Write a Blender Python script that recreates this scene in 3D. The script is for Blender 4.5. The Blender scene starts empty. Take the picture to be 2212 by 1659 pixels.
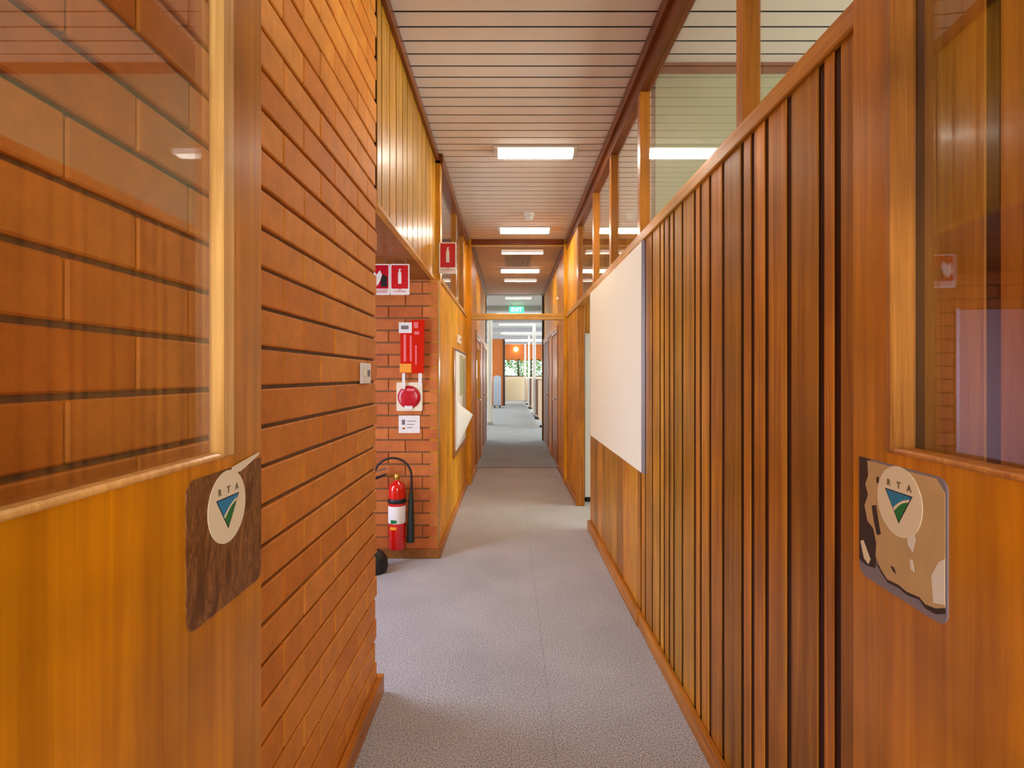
import bpy, bmesh, math, random
from mathutils import Vector, Matrix
random.seed(7)
PI = math.pi
SC = bpy.context.scene
COL = SC.collection
H = 1.28                      # eye height
CEIL = H + 1.60               # ceiling height

# ------------------------------------------------------------------ camera
cam_d = bpy.data.cameras.new('camera')
cam = bpy.data.objects.new('camera', cam_d)
COL.objects.link(cam)
cam.location = (0, 0, H)
cam.rotation_euler = (PI / 2, 0, 0)
cam_d.sensor_fit = 'HORIZONTAL'
cam_d.sensor_width = 36
cam_d.lens = 36 * 1113 / 2212
cam_d.shift_x = 6 / 2212
cam_d.shift_y = -18.5 / 2212
cam_d.clip_start = 0.02
SC.camera = cam

# ------------------------------------------------------------------ world + exposure
SC.view_settings.view_transform = 'Standard'
SC.view_settings.look = 'None'
SC.view_settings.exposure = 0.72
SC.view_settings.gamma = 1
SC.view_settings.use_curve_mapping = False
world = bpy.data.worlds.new('daylight_sky')
SC.world = world
world.use_nodes = True
wn = world.node_tree
bg = wn.nodes['Background']
bg.inputs[0].default_value = (0.80, 0.92, 1.0, 1)
bg.inputs[1].default_value = 2.2

def area_light(name, loc, rot, sx, sy, power, color):
    d = bpy.data.lights.new(name, 'AREA')
    d.shape = 'RECTANGLE'; d.size = sx; d.size_y = sy
    d.energy = power; d.color = color
    o = bpy.data.objects.new(name, d)
    o.location = loc; o.rotation_euler = rot
    COL.objects.link(o)
    return o
# unseen fill lamp added in the lobby, then daylight through the glazed side door, the rooms and the open office
area_light('lobby_fill', (0.1, -3.3, 1.7), (PI / 2, 0, 0), 3.6, 1.9, 68, (1.0, 0.97, 0.90))
area_light('side_door_daylight', (-2.0, 2.44, 1.15), (0, -PI / 2 + 0.4, 0), 1.9, 0.6, 24, (0.55, 0.70, 1.0))
area_light('near_room_daylight', (3.9, 1.3, 1.6), (0, PI / 2, 0), 1.3, 2.2, 40, (0.90, 1.0, 0.84))
area_light('middle_room_daylight', (3.9, 4.4, 1.6), (0, PI / 2, 0), 1.3, 2.6, 45, (0.90, 1.0, 0.84))
area_light('left_room_daylight', (-3.6, 4.9, 1.6), (0, -PI / 2, 0), 1.3, 2.0, 14, (0.85, 0.92, 1.0))
area_light('office_window_daylight', (5.3, 18.5, 1.7), (0, PI / 2, 0), 1.6, 12.0, 200, (0.93, 0.97, 1.0))
area_light('office_left_daylight', (-4.3, 16.0, 1.7), (0, -PI / 2, 0), 1.6, 9.0, 110, (0.93, 0.97, 1.0))
area_light('end_window_daylight', (0.9, 26.2, 1.6), (-PI / 2, 0, 0), 2.4, 0.9, 60, (1.0, 0.97, 0.90))

# ------------------------------------------------------------------ materials
def srgb(r, g, b):
    f = lambda c: (c / 255 / 12.92) if c / 255 <= 0.04045 else ((c / 255 + 0.055) / 1.055) ** 2.4
    return (f(r), f(g), f(b), 1)

def newmat(name):
    m = bpy.data.materials.new(name)
    m.use_nodes = True
    return m, m.node_tree.nodes, m.node_tree.links, m.node_tree.nodes['Principled BSDF']

def plain(name, col, rough=0.6, metal=0, coat=0, emis=None, estr=0, noise=0.06, nscale=30, bump=0.0):
    m, N, L, B = newmat(name)
    B.inputs['Roughness'].default_value = rough
    B.inputs['Metallic'].default_value = metal
    B.inputs['Coat Weight'].default_value = coat
    tc = N.new('ShaderNodeTexCoord')
    nz = N.new('ShaderNodeTexNoise'); nz.inputs['Scale'].default_value = nscale; nz.inputs['Detail'].default_value = 4
    L.new(tc.outputs['Object'], nz.inputs['Vector'])
    hs = N.new('ShaderNodeHueSaturation'); hs.inputs['Color'].default_value = col
    mr = N.new('ShaderNodeMapRange'); mr.inputs['To Min'].default_value = 1 - noise; mr.inputs['To Max'].default_value = 1 + noise
    L.new(nz.outputs['Fac'], mr.inputs['Value']); L.new(mr.outputs[0], hs.inputs['Value'])
    L.new(hs.outputs[0], B.inputs['Base Color'])
    if bump:
        bp = N.new('ShaderNodeBump'); bp.inputs['Strength'].default_value = bump; bp.inputs['Distance'].default_value = 0.002
        L.new(nz.outputs['Fac'], bp.inputs['Height']); L.new(bp.outputs[0], B.inputs['Normal'])
    if emis:
        B.inputs['Emission Color'].default_value = emis
        B.inputs['Emission Strength'].default_value = estr
    return m

def wood(name, dark, light, rough=0.3, coat=0.25, axis='Z', scale=1.0, island=0.25, contrast=1.0, mott=0.25):
    """varnished timber, grain running along axis"""
    m, N, L, B = newmat(name)
    tc = N.new('ShaderNodeTexCoord')
    geo = N.new('ShaderNodeNewGeometry')
    mp = N.new('ShaderNodeMapping')
    s = {'Z': (26, 26, 0.9), 'Y': (26, 0.9, 26), 'X': (0.9, 26, 26)}[axis]
    mp.inputs['Scale'].default_value = tuple(v * scale for v in s)
    off = N.new('ShaderNodeVectorMath'); off.operation = 'SCALE'; off.inputs['Scale'].default_value = 9.0
    cmb = N.new('ShaderNodeCombineXYZ')
    for i in range(3): L.new(geo.outputs['Random Per Island'], cmb.inputs[i])
    L.new(cmb.outputs[0], off.inputs[0])
    add = N.new('ShaderNodeVectorMath')
    L.new(tc.outputs['Object'], add.inputs[0]); L.new(off.outputs[0], add.inputs[1])
    L.new(add.outputs[0], mp.inputs['Vector'])
    nz = N.new('ShaderNodeTexNoise'); nz.inputs['Scale'].default_value = 1.6; nz.inputs['Detail'].default_value = 7
    nz.inputs['Roughness'].default_value = 0.62; nz.inputs['Distortion'].default_value = 0.6
    L.new(mp.outputs[0], nz.inputs['Vector'])
    cr = N.new('ShaderNodeValToRGB')
    cr.color_ramp.elements[0].position = 0.5 - 0.2 * contrast; cr.color_ramp.elements[0].color = dark
    cr.color_ramp.elements[1].position = 0.5 + 0.16 * contrast; cr.color_ramp.elements[1].color = light
    L.new(nz.outputs['Fac'], cr.inputs[0])
    # large mottling of the veneer
    n2 = N.new('ShaderNodeTexNoise'); n2.inputs['Scale'].default_value = 3.2; n2.inputs['Detail'].default_value = 3
    L.new(add.outputs[0], n2.inputs['Vector'])
    mr = N.new('ShaderNodeMapRange'); mr.inputs['From Min'].default_value = 0.3; mr.inputs['From Max'].default_value = 0.7
    mr.inputs['To Min'].default_value = 1 - mott; mr.inputs['To Max'].default_value = 1 + mott * 0.6
    L.new(n2.outputs['Fac'], mr.inputs['Value'])
    m2 = N.new('ShaderNodeMapRange'); m2.inputs['To Min'].default_value = 1 - island; m2.inputs['To Max'].default_value = 1 + island
    L.new(geo.outputs['Random Per Island'], m2.inputs['Value'])
    mu = N.new('ShaderNodeMath'); mu.operation = 'MULTIPLY'
    L.new(mr.outputs[0], mu.inputs[0]); L.new(m2.outputs[0], mu.inputs[1])
    hs = N.new('ShaderNodeHueSaturation')
    L.new(cr.outputs[0], hs.inputs['Color']); L.new(mu.outputs[0], hs.inputs['Value'])
    m3 = N.new('ShaderNodeMapRange'); m3.inputs['To Min'].default_value = 0.5 - 0.022 * island; m3.inputs['To Max'].default_value = 0.5 + 0.022 * island
    w = N.new('ShaderNodeMath'); w.operation = 'FRACT'
    w7 = N.new('ShaderNodeMath'); w7.operation = 'MULTIPLY'; w7.inputs[1].default_value = 7.31
    L.new(geo.outputs['Random Per Island'], w7.inputs[0]); L.new(w7.outputs[0], w.inputs[0]); L.new(w.outputs[0], m3.inputs['Value'])
    L.new(m3.outputs[0], hs.inputs['Hue'])
    L.new(hs.outputs[0], B.inputs['Base Color'])
    B.inputs['Roughness'].default_value = rough
    B.inputs['Coat Weight'].default_value = coat
    B.inputs['Coat Roughness'].default_value = 0.16
    B.inputs['Specular IOR Level'].default_value = 0.3
    bp = N.new('ShaderNodeBump'); bp.inputs['Strength'].default_value = 0.12; bp.inputs['Distance'].default_value = 0.001
    L.new(nz.outputs['Fac'], bp.inputs['Height']); L.new(bp.outputs[0], B.inputs['Normal'])
    return m

def brick_mat(name, c1, c2):
    m, N, L, B = newmat(name)
    tc = N.new('ShaderNodeTexCoord'); geo = N.new('ShaderNodeNewGeometry')
    cr = N.new('ShaderNodeValToRGB')
    cr.color_ramp.elements[0].color = c1; cr.color_ramp.elements[1].color = c2
    L.new(geo.outputs['Random Per Island'], cr.inputs[0])
    nz = N.new('ShaderNodeTexNoise'); nz.inputs['Scale'].default_value = 14; nz.inputs['Detail'].default_value = 8; nz.inputs['Roughness'].default_value = 0.7
    L.new(tc.outputs['Object'], nz.inputs['Vector'])
    mr = N.new('ShaderNodeMapRange'); mr.inputs['From Min'].default_value = 0.25; mr.inputs['From Max'].default_value = 0.75
    mr.inputs['To Min'].default_value = 0.78; mr.inputs['To Max'].default_value = 1.2
    L.new(nz.outputs['Fac'], mr.inputs['Value'])
    hs = N.new('ShaderNodeHueSaturation'); L.new(cr.outputs[0], hs.inputs['Color']); L.new(mr.outputs[0], hs.inputs['Value'])
    L.new(hs.outputs[0], B.inputs['Base Color'])
    B.inputs['Roughness'].default_value = 0.62
    n2 = N.new('ShaderNodeTexNoise'); n2.inputs['Scale'].default_value = 220; n2.inputs['Detail'].default_value = 3
    L.new(tc.outputs['Object'], n2.inputs['Vector'])
    bp = N.new('ShaderNodeBump'); bp.inputs['Strength'].default_value = 0.35; bp.inputs['Distance'].default_value = 0.0015
    L.new(n2.outputs['Fac'], bp.inputs['Height']); L.new(bp.outputs[0], B.inputs['Normal'])
    return m

def carpet_mat(name, c1, c2):
    m, N, L, B = newmat(name)
    tc = N.new('ShaderNodeTexCoord')
    nz = N.new('ShaderNodeTexNoise'); nz.inputs['Scale'].default_value = 190; nz.inputs['Detail'].default_value = 3; nz.inputs['Roughness'].default_value = 0.8
    L.new(tc.outputs['Object'], nz.inputs['Vector'])
    cr = N.new('ShaderNodeValToRGB')
    cr.color_ramp.elements[0].position = 0.36; cr.color_ramp.elements[0].color = c1
    cr.color_ramp.elements[1].position = 0.64; cr.color_ramp.elements[1].color = c2
    L.new(nz.outputs['Fac'], cr.inputs[0])
    n2 = N.new('ShaderNodeTexNoise'); n2.inputs['Scale'].default_value = 2.5; n2.inputs['Detail'].default_value = 5
    L.new(tc.outputs['Object'], n2.inputs['Vector'])
    mr = N.new('ShaderNodeMapRange'); mr.inputs['From Min'].default_value = 0.3; mr.inputs['From Max'].default_value = 0.7
    mr.inputs['To Min'].default_value = 0.9; mr.inputs['To Max'].default_value = 1.1
    L.new(n2.outputs['Fac'], mr.inputs['Value'])
    hs = N.new('ShaderNodeHueSaturation'); L.new(cr.outputs[0], hs.inputs['Color']); L.new(mr.outputs[0], hs.inputs['Value'])
    L.new(hs.outputs[0], B.inputs['Base Color'])
    B.inputs['Roughness'].default_value = 0.95
    B.inputs['Sheen Weight'].default_value = 0.2
    bp = N.new('ShaderNodeBump'); bp.inputs['Strength'].default_value = 0.5; bp.inputs['Distance'].default_value = 0.003
    L.new(nz.outputs['Fac'], bp.inputs['Height']); L.new(bp.outputs[0], B.inputs['Normal'])
    return m

def glass_mat(name, tint=(1, 1, 1, 1), f0=0.045):
    """clear pane: see-through plus a Schlick mirror reflection on either side"""
    m = bpy.data.materials.new(name); m.use_nodes = True
    N = m.node_tree.nodes; L = m.node_tree.links
    N.clear()
    out = N.new('ShaderNodeOutputMaterial')
    tr = N.new('ShaderNodeBsdfTransparent'); tr.inputs[0].default_value = tint
    gl = N.new('ShaderNodeBsdfGlossy'); gl.inputs['Roughness'].default_value = 0.015
    gl.inputs['Color'].default_value = (1, 1, 1, 1)
    geo = N.new('ShaderNodeNewGeometry')
    dt = N.new('ShaderNodeVectorMath'); dt.operation = 'DOT_PRODUCT'
    L.new(geo.outputs['Incoming'], dt.inputs[0]); L.new(geo.outputs['Normal'], dt.inputs[1])
    ab = N.new('ShaderNodeMath'); ab.operation = 'ABSOLUTE'; L.new(dt.outputs['Value'], ab.inputs[0])
    om = N.new('ShaderNodeMath'); om.operation = 'SUBTRACT'; om.inputs[0].default_value = 1; L.new(ab.outputs[0], om.inputs[1])
    pw = N.new('ShaderNodeMath'); pw.operation = 'POWER'; pw.inputs[1].default_value = 5; L.new(om.outputs[0], pw.inputs[0])
    ml = N.new('ShaderNodeMath'); ml.operation = 'MULTIPLY_ADD'; ml.inputs[1].default_value = 1 - f0; ml.inputs[2].default_value = f0
    L.new(pw.outputs[0], ml.inputs[0])
    mx = N.new('ShaderNodeMixShader'); L.new(ml.outputs[0], mx.inputs[0]); L.new(tr.outputs[0], mx.inputs[1]); L.new(gl.outputs[0], mx.inputs[2])
    L.new(mx.outputs[0], out.inputs[0])
    return m

M = {}
M['door'] = wood('door_timber', srgb(166, 94, 0), srgb(228, 149, 8), rough=0.34, coat=0.16, island=0.02, contrast=1.35, mott=0.34, scale=0.7)
M['bead'] = wood('glazing_bead_timber', srgb(196, 136, 66), srgb(238, 188, 112), rough=0.35, coat=0.2, island=0.03, scale=1.4)
M['bead_worn'] = wood('worn_glazing_bead_timber', srgb(146, 80, 24), srgb(206, 140, 60), rough=0.4, coat=0.1, island=0.03, scale=1.5, contrast=1.2, mott=0.5)
M['panel_r'] = wood('cedar_boards', srgb(150, 84, 14), srgb(218, 146, 44), rough=0.4, coat=0.10, island=0.30, contrast=1.15)
M['groove_shade'] = wood('groove_shade_timber', srgb(46, 14, 2), srgb(66, 22, 4), rough=0.5, coat=0.0, island=0.0)  # dark stain colour stands in for the shade inside the shallow board grooves
M['panel_l'] = wood('golden_cedar_boards', srgb(160, 98, 10), srgb(216, 154, 42), rough=0.36, coat=0.30, island=0.12)
M['panel_y'] = wood('honey_cedar_boards', srgb(206, 130, 0), srgb(242, 172, 20), rough=0.5, coat=0.0, island=0.1)
M['door_dk'] = wood('dark_door_timber', srgb(110, 54, 8), srgb(158, 88, 26), rough=0.55, coat=0.0, island=0.05)
M['trim'] = wood('dark_stained_trim', srgb(96, 42, 10), srgb(140, 72, 26), rough=0.36, coat=0.25, axis='Y', island=0.05)
M['trim_v'] = wood('mullion_timber', srgb(150, 84, 14), srgb(204, 128, 36), rough=0.36, coat=0.25, island=0.1)
M['rail'] = wood('rail_timber', srgb(176, 110, 34), srgb(228, 162, 66), rough=0.4, coat=0.08, axis='Y', island=0.03)
M['base'] = wood('baseboard_timber', srgb(160, 90, 12), srgb(214, 134, 40), rough=0.4, coat=0.1, axis='Y', island=0.03)
M['beam_x'] = wood('cross_rail_timber', srgb(196, 140, 60), srgb(232, 182, 92), rough=0.32, coat=0.3, axis='X', island=0.03)
M['soffit'] = wood('soffit_timber', srgb(130, 78, 28), srgb(160, 100, 40), rough=0.45, coat=0.1, axis='Y', island=0.03)
M['brick'] = brick_mat('orange_brick', srgb(212, 122, 20), srgb(230, 146, 46))
M['brick_r'] = brick_mat('red_brick', srgb(188, 94, 28), srgb(206, 116, 48))
M['mortar'] = plain('raked_mortar', srgb(128, 104, 74), 0.9, noise=0.15, nscale=90, bump=0.3)
M['carpet'] = carpet_mat('grey_carpet', srgb(88, 84, 86), srgb(222, 215, 214))
M['carpet2'] = carpet_mat('blue_grey_carpet', srgb(84, 88, 92), srgb(182, 186, 188))
M['ceil'] = plain('painted_ceiling_board', srgb(230, 212, 198), 0.85, noise=0.05, nscale=9)
M['ceil_gap_shade'] = plain('ceiling_gap_shade', srgb(24, 18, 16), 0.9)  # near-black backing paints in the shade between the thin ceiling boards
M['ceil_w'] = plain('white_office_ceiling', srgb(208, 206, 204), 0.6)
M['plaster'] = plain('sage_plaster', srgb(186, 186, 152), 0.8, noise=0.05, nscale=4)
M['plaster_w'] = plain('cream_plaster', srgb(226, 206, 170), 0.8, noise=0.05, nscale=4)
M['plaster_g'] = plain('grey_plaster', srgb(176, 172, 176), 0.8, noise=0.05, nscale=4)
M['glass'] = glass_mat('clear_glass')
M['glass_d'] = glass_mat('door_glass', f0=0.085)
M['white'] = plain('white_plastic', srgb(236, 230, 222), 0.35, noise=0.02)
M['cream'] = plain('cream_vinyl', srgb(240, 226, 196), 0.4, noise=0.02)
M['lens'] = plain('lit_diffuser', (1, 1, 1, 1), 0.5, emis=(1.0, 0.94, 0.80, 1), estr=44)
M['lens_side'] = plain('lit_diffuser_side', (1, 1, 1, 1), 0.5, emis=(1.0, 0.95, 0.84, 1), estr=3.0)
M['lens_dim'] = plain('dim_diffuser', (1, 1, 1, 1), 0.5, emis=(1.0, 0.94, 0.80, 1), estr=15)
M['lens_far'] = plain('lit_office_diffuser', (1, 1, 1, 1), 0.5, emis=(1.0, 0.96, 0.88, 1), estr=6)
M['red'] = plain('sign_red', srgb(206, 18, 28), 0.35, noise=0.03)
M['redg'] = plain('gloss_red_paint', srgb(214, 22, 12), 0.15, coat=0.7, noise=0.02)
M['crim'] = plain('crimson_plastic', srgb(196, 10, 40), 0.25, coat=0.3, noise=0.05)
M['pinkred'] = plain('pink_printing', srgb(240, 120, 130), 0.3, noise=0.1, nscale=60)
M['yellow'] = plain('amber_tag', srgb(246, 158, 30), 0.5)
M['paper'] = plain('white_paper', srgb(238, 232, 226), 0.7, noise=0.02)
M['ink'] = plain('grey_ink', srgb(120, 112, 112), 0.7)
M['black'] = plain('black_rubber', srgb(26, 22, 22), 0.45)
M['horn'] = plain('dark_green_horn', srgb(24, 40, 34), 0.4)
M['brass'] = plain('brass', srgb(212, 170, 80), 0.25, metal=1)
M['steel'] = plain('brushed_steel', srgb(190, 188, 192), 0.3, metal=1)
M['alum'] = plain('grey_aluminium', srgb(168, 166, 180), 0.35, metal=0.6)
M['blue'] = plain('emblem_blue', srgb(20, 132, 182), 0.4, noise=0.08)
M['green'] = plain('emblem_green', srgb(8, 120, 60), 0.4, noise=0.08)
M['outline'] = plain('emblem_outline', srgb(22, 40, 44), 0.5)
M['letter'] = plain('emblem_lettering', srgb(112, 96, 66), 0.5)
M['grn_sign'] = plain('lit_green_sign', srgb(20, 150, 80), 0.4, emis=(0.05, 0.75, 0.3, 1), estr=1.6)
M['wht_sign'] = plain('lit_white_lettering', (1, 1, 1, 1), 0.4, emis=(0.85, 1, 0.9, 1), estr=2.2)
M['screen_b'] = plain('brown_screen_fabric', srgb(104, 56, 30), 0.85, noise=0.1)
M['screen_t'] = plain('beige_screen_fabric', srgb(206, 172, 136), 0.85, noise=0.1)
M['screen_g'] = plain('blue_grey_fabric', srgb(176, 184, 196), 0.85, noise=0.08)
M['lilac'] = plain('lilac_laminate', srgb(214, 176, 186), 0.5)
M['leaf'] = plain('foliage', srgb(96, 134, 70), 0.7, noise=0.4, nscale=3)
M['bark'] = plain('bark', srgb(96, 78, 60), 0.9)
M['grass'] = plain('lawn', srgb(150, 164, 96), 0.9, noise=0.2, nscale=2)
M['dark'] = plain('dark_stain', srgb(52, 34, 24), 0.5)
M['warm'] = plain('warm_lamp_globe', (1, 1, 1, 1), 0.5, emis=(1, 0.72, 0.35, 1), estr=9)

# speckled pinboard
def pinboard_mat():
    m, N, L, B = newmat('speckled_pinboard')
    tc = N.new('ShaderNodeTexCoord')
    vo = N.new('ShaderNodeTexVoronoi'); vo.inputs['Scale'].default_value = 11
    L.new(tc.outputs['Object'], vo.inputs['Vector'])
    cr = N.new('ShaderNodeValToRGB')
    cr.color_ramp.elements[0].position = 0.03; cr.color_ramp.elements[0].color = srgb(186, 146, 112)
    cr.color_ramp.elements[1].position = 0.075; cr.color_ramp.elements[1].color = srgb(252, 240, 212)
    L.new(vo.outputs['Distance'], cr.inputs[0]); L.new(cr.outputs[0], B.inputs['Base Color'])
    B.inputs['Roughness'].default_value = 0.7
    return m
M['pin'] = pinboard_mat()

# brown laminate with swirly wood figure
def laminate_mat():
    m, N, L, B = newmat('brown_woodgrain_laminate')
    tc = N.new('ShaderNodeTexCoord'); mp = N.new('ShaderNodeMapping'); mp.inputs['Scale'].default_value = (10, 10, 2.6)
    L.new(tc.outputs['Object'], mp.inputs['Vector'])
    nz = N.new('ShaderNodeTexNoise'); nz.inputs['Scale'].default_value = 3.0; nz.inputs['Detail'].default_value = 5; nz.inputs['Distortion'].default_value = 1.4
    L.new(mp.outputs[0], nz.inputs['Vector'])
    cr = N.new('ShaderNodeValToRGB')
    e = cr.color_ramp.elements
    e[0].position = 0.28; e[0].color = srgb(70, 40, 14)
    e[1].position = 0.66; e[1].color = srgb(150, 98, 46)
    x = e.new(0.47); x.color = srgb(108, 64, 24)
    x = e.new(0.5); x.color = srgb(150, 100, 56)
    x = e.new(0.53); x.color = srgb(104, 62, 26)
    L.new(nz.outputs['Fac'], cr.inputs[0]); L.new(cr.outputs[0], B.inputs['Base Color'])
    B.inputs['Roughness'].default_value = 0.38
    return m
M['lam'] = laminate_mat()
M['glue'] = plain('old_beige_glue', srgb(204, 170, 120), 0.55, noise=0.14, nscale=26, bump=0.2)
M['gluep'] = plain('purple_grey_plate', srgb(136, 124, 134), 0.4, noise=0.05)
M['glued'] = plain('dark_glue_stain', srgb(56, 38, 34), 0.5, noise=0.2, nscale=60)

# ------------------------------------------------------------------ mesh helpers
class MB:
    def __init__(s, T=None):
        s.v = []; s.f = []; s.T = T; s.smooth = []
    def add(s, vs, fs, smooth=False, T=None):
        n = len(s.v)
        for p in vs:
            p = Vector(p)
            if T is not None: p = T @ p
            if s.T is not None: p = s.T @ p
            s.v.append(p)
        for f in fs:
            s.f.append([n + i for i in f]); s.smooth.append(smooth)
    def box(s, x0, x1, y0, y1, z0, z1, b=0.0, T=None):
        if x0 > x1: x0, x1 = x1, x0
        if y0 > y1: y0, y1 = y1, y0
        if z0 > z1: z0, z1 = z1, z0
        b = min(b, (x1 - x0) * .45, (y1 - y0) * .45, (z1 - z0) * .45)
        if b <= 0:
            s.add([(x0, y0, z0), (x1, y0, z0), (x1, y1, z0), (x0, y1, z0), (x0, y0, z1), (x1, y0, z1), (x1, y1, z1), (x0, y1, z1)],
                  [(0, 3, 2, 1), (4, 5, 6, 7), (0, 1, 5, 4), (1, 2, 6, 5), (2, 3, 7, 6), (3, 0, 4, 7)], T=T)
            return s
        bm = bmesh.new()
        bmesh.ops.create_cube(bm, size=1)
        for v in bm.verts:
            v.co = Vector(((x0 + x1) / 2 + v.co.x * (x1 - x0), (y0 + y1) / 2 + v.co.y * (y1 - y0), (z0 + z1) / 2 + v.co.z * (z1 - z0)))
        bmesh.ops.bevel(bm, geom=bm.edges[:], offset=b, segments=1, affect='EDGES')
        bm.verts.index_update()
        s.add([v.co.copy() for v in bm.verts], [[v.index for v in f.verts] for f in bm.faces], T=T)
        bm.free()
        return s
    def tube(s, path, r, n=12, T=None, caps=True):
        path = [Vector(p) for p in path]; rs = r if isinstance(r, (list, tuple)) else [r] * len(path)
        vs = []; fs = []; up = None
        for i, p in enumerate(path):
            d = (path[min(i + 1, len(path) - 1)] - path[max(i - 1, 0)]).normalized()
            if up is None:
                up = d.orthogonal().normalized()
            else:
                up = (up - d * up.dot(d)).normalized()
            sd = d.cross(up)
            for k in range(n):
                a = 2 * PI * k / n
                vs.append(p + (up * math.cos(a) + sd * math.sin(a)) * rs[i])
        for i in range(len(path) - 1):
            for k in range(n):
                fs.append((i * n + k, i * n + (k + 1) % n, (i + 1) * n + (k + 1) % n, (i + 1) * n + k))
        s.add(vs, fs, True, T)
        if caps:
            s.add(vs[:n], [list(range(n))[::-1]], False, T); s.add(vs[-n:], [list(range(n))], False, T)
        return s
    def lathe(s, prof, n=28, T=None, cap=True):
        vs = []; fs = []
        for r, z in prof:
            for k in range(n):
                a = 2 * PI * k / n
                vs.append((r * math.cos(a), r * math.sin(a), z))
        for i in range(len(prof) - 1):
            for k in range(n):
                fs.append((i * n + k, i * n + (k + 1) % n, (i + 1) * n + (k + 1) % n, (i + 1) * n + k))
        s.add(vs, fs, True, T)
        if cap:
            s.add(vs[:n], [list(range(n))[::-1]], False, T); s.add(vs[-n:], [list(range(n))], False, T)
        return s
    def prism(s, pts, w0, w1, T=None):
        """2-D outline (counter clockwise) in the u,v plane extruded along w"""
        n = len(pts)
        vs = [(u, v, w0) for u, v in pts] + [(u, v, w1) for u, v in pts]
        fs = [list(range(n))[::-1], list(range(n, 2 * n))]
        fs += [(i, (i + 1) % n, n + (i + 1) % n, n + i) for i in range(n)]
        s.add(vs, fs, False, T)
        return s
    def build(s, name, mat, parent=None, origin=None, rot=0.0):
        me = bpy.data.meshes.new(name)
        o = bpy.data.objects.new(name, me)
        if parent is not None and origin is None:
            org = Vector(parent.get('_org', (0, 0, 0))) if '_org' in parent else Vector((0, 0, 0))
        else:
            org = Vector(origin) if origin is not None else Vector((0, 0, 0))
        me.from_pydata([tuple(v - org) for v in s.v], [], s.f)
        me.materials.append(mat)
        for p, sm in zip(me.polygons, s.smooth): p.use_smooth = sm
        bm = bmesh.new(); bm.from_mesh(me); bmesh.ops.recalc_face_normals(bm, faces=bm.faces); bm.to_mesh(me); bm.free()
        me.update()
        COL.objects.link(o)
        if parent is not None:
            o.parent = parent
        else:
            o.location = org; o.rotation_euler = (0, 0, rot)
        return o

ORG = {}
def thing(name, label=None, cat=None, loc=(0, 0, 0), group=None, kind=None, rot=0.0, local=False):
    """an Empty at the base of a thing; parts given in world coordinates unless local"""
    o = bpy.data.objects.new(name, None)
    COL.objects.link(o); o.location = loc; o.rotation_euler = (0, 0, rot)
    o.empty_display_size = 0.05
    ORG[o.name] = Vector((0, 0, 0)) if local else Vector(loc)
    tag(o, label, cat, group, kind)
    return o
def tag(o, label=None, cat=None, group=None, kind=None):
    if label: o['label'] = label
    if cat: o['category'] = cat
    if group: o['group'] = group
    if kind: o['kind'] = kind
    return o
def part(mb, name, mat, parent, label=None):
    root = parent
    while root.parent is not None: root = root.parent
    o = mb.build(name, M[mat], parent, origin=ORG.get(root.name, Vector((0, 0, 0))))
    if label: o['label'] = label
    return o
def single(mb, name, mat, label, cat, origin, group=None):
    o = mb.build(name, M[mat], None, origin=origin)
    return tag(o, label, cat, group)
def struct(mb, name, mat, origin=(0, 0, 0), label=None):
    o = mb.build(name, M[mat], None, origin=origin)
    return tag(o, label, None, None, 'structure')
def spart(mb, name, mat, parent):
    """part of a structure kept at the world origin"""
    return mb.build(name, M[mat], parent, origin=parent.location)

def frame(origin, u, v, w):
    """matrix that maps local (u, v, w) to the scene"""
    m = Matrix((( u[0], v[0], w[0], origin[0]), (u[1], v[1], w[1], origin[1]), (u[2], v[2], w[2], origin[2]), (0, 0, 0, 1)))
    return m
def text_mb(body, size, T, depth=0.0004, bold=0.0, align='CENTER'):
    cu = bpy.data.curves.new('lettering_curve', 'FONT')
    cu.body = body; cu.size = size; cu.align_x = align; cu.align_y = 'CENTER'; cu.extrude = depth; cu.offset = bold
    cu.resolution_u = 3
    ob = bpy.data.objects.new('lettering_curve', cu); COL.objects.link(ob)
    dg = bpy.context.evaluated_depsgraph_get()
    me = bpy.data.meshes.new_from_object(ob.evaluated_get(dg))
    mb = MB()
    mb.add([v.co.copy() for v in me.vertices], [list(p.vertices) for p in me.polygons], False, T)
    bpy.data.objects.remove(ob); bpy.data.curves.remove(cu); bpy.data.meshes.remove(me)
    return mb
def rrect(x0, x1, y0, y1, r, n=5, corners=(1, 1, 1, 1)):
    """rounded rectangle, corners = bl, br, tr, tl"""
    pts = []
    for (cx, cy, a0, on) in ((x0, y0, PI, corners[0]), (x1, y0, 1.5 * PI, corners[1]), (x1, y1, 0, corners[2]), (x0, y1, .5 * PI, corners[3])):
        if not on: pts.append((cx, cy)); continue
        ox = cx + r if cx == x0 else cx - r; oy = cy + r if cy == y0 else cy - r
        for i in range(n + 1):
            a = a0 + .5 * PI * i / n
            pts.append((ox + r * math.cos(a), oy + r * math.sin(a)))
    return pts
def circle(cx, cy, r, n=36, ry=None):
    ry = ry or r
    return [(cx + r * math.cos(2 * PI * i / n), cy + ry * math.sin(2 * PI * i / n)) for i in range(n)]

# ------------------------------------------------------------------ the floor
XL, XR = -0.53, 0.675          # brick / boarded wall faces
struct(MB().box(-5, 6, -3.6, 7.16, -0.1, 0.0), 'floor', 'carpet', label='pale grey carpet of the near corridor')
struct(MB().box(-5, 6, 7.16, 26.7, -0.1, -0.002), 'floor', 'carpet2', label='darker blue-grey carpet of the far corridor')
struct(MB().box(0.155, 0.158, 0.9, 7.15, 0.0, 0.0006), 'trim_1', 'carpet2', label='thin seam along the near carpet')
struct(MB().box(-0.46, 0.66, 7.14, 7.17, -0.001, 0.003), 'trim_2', 'ink', label='dark joint between the two carpets')

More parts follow.
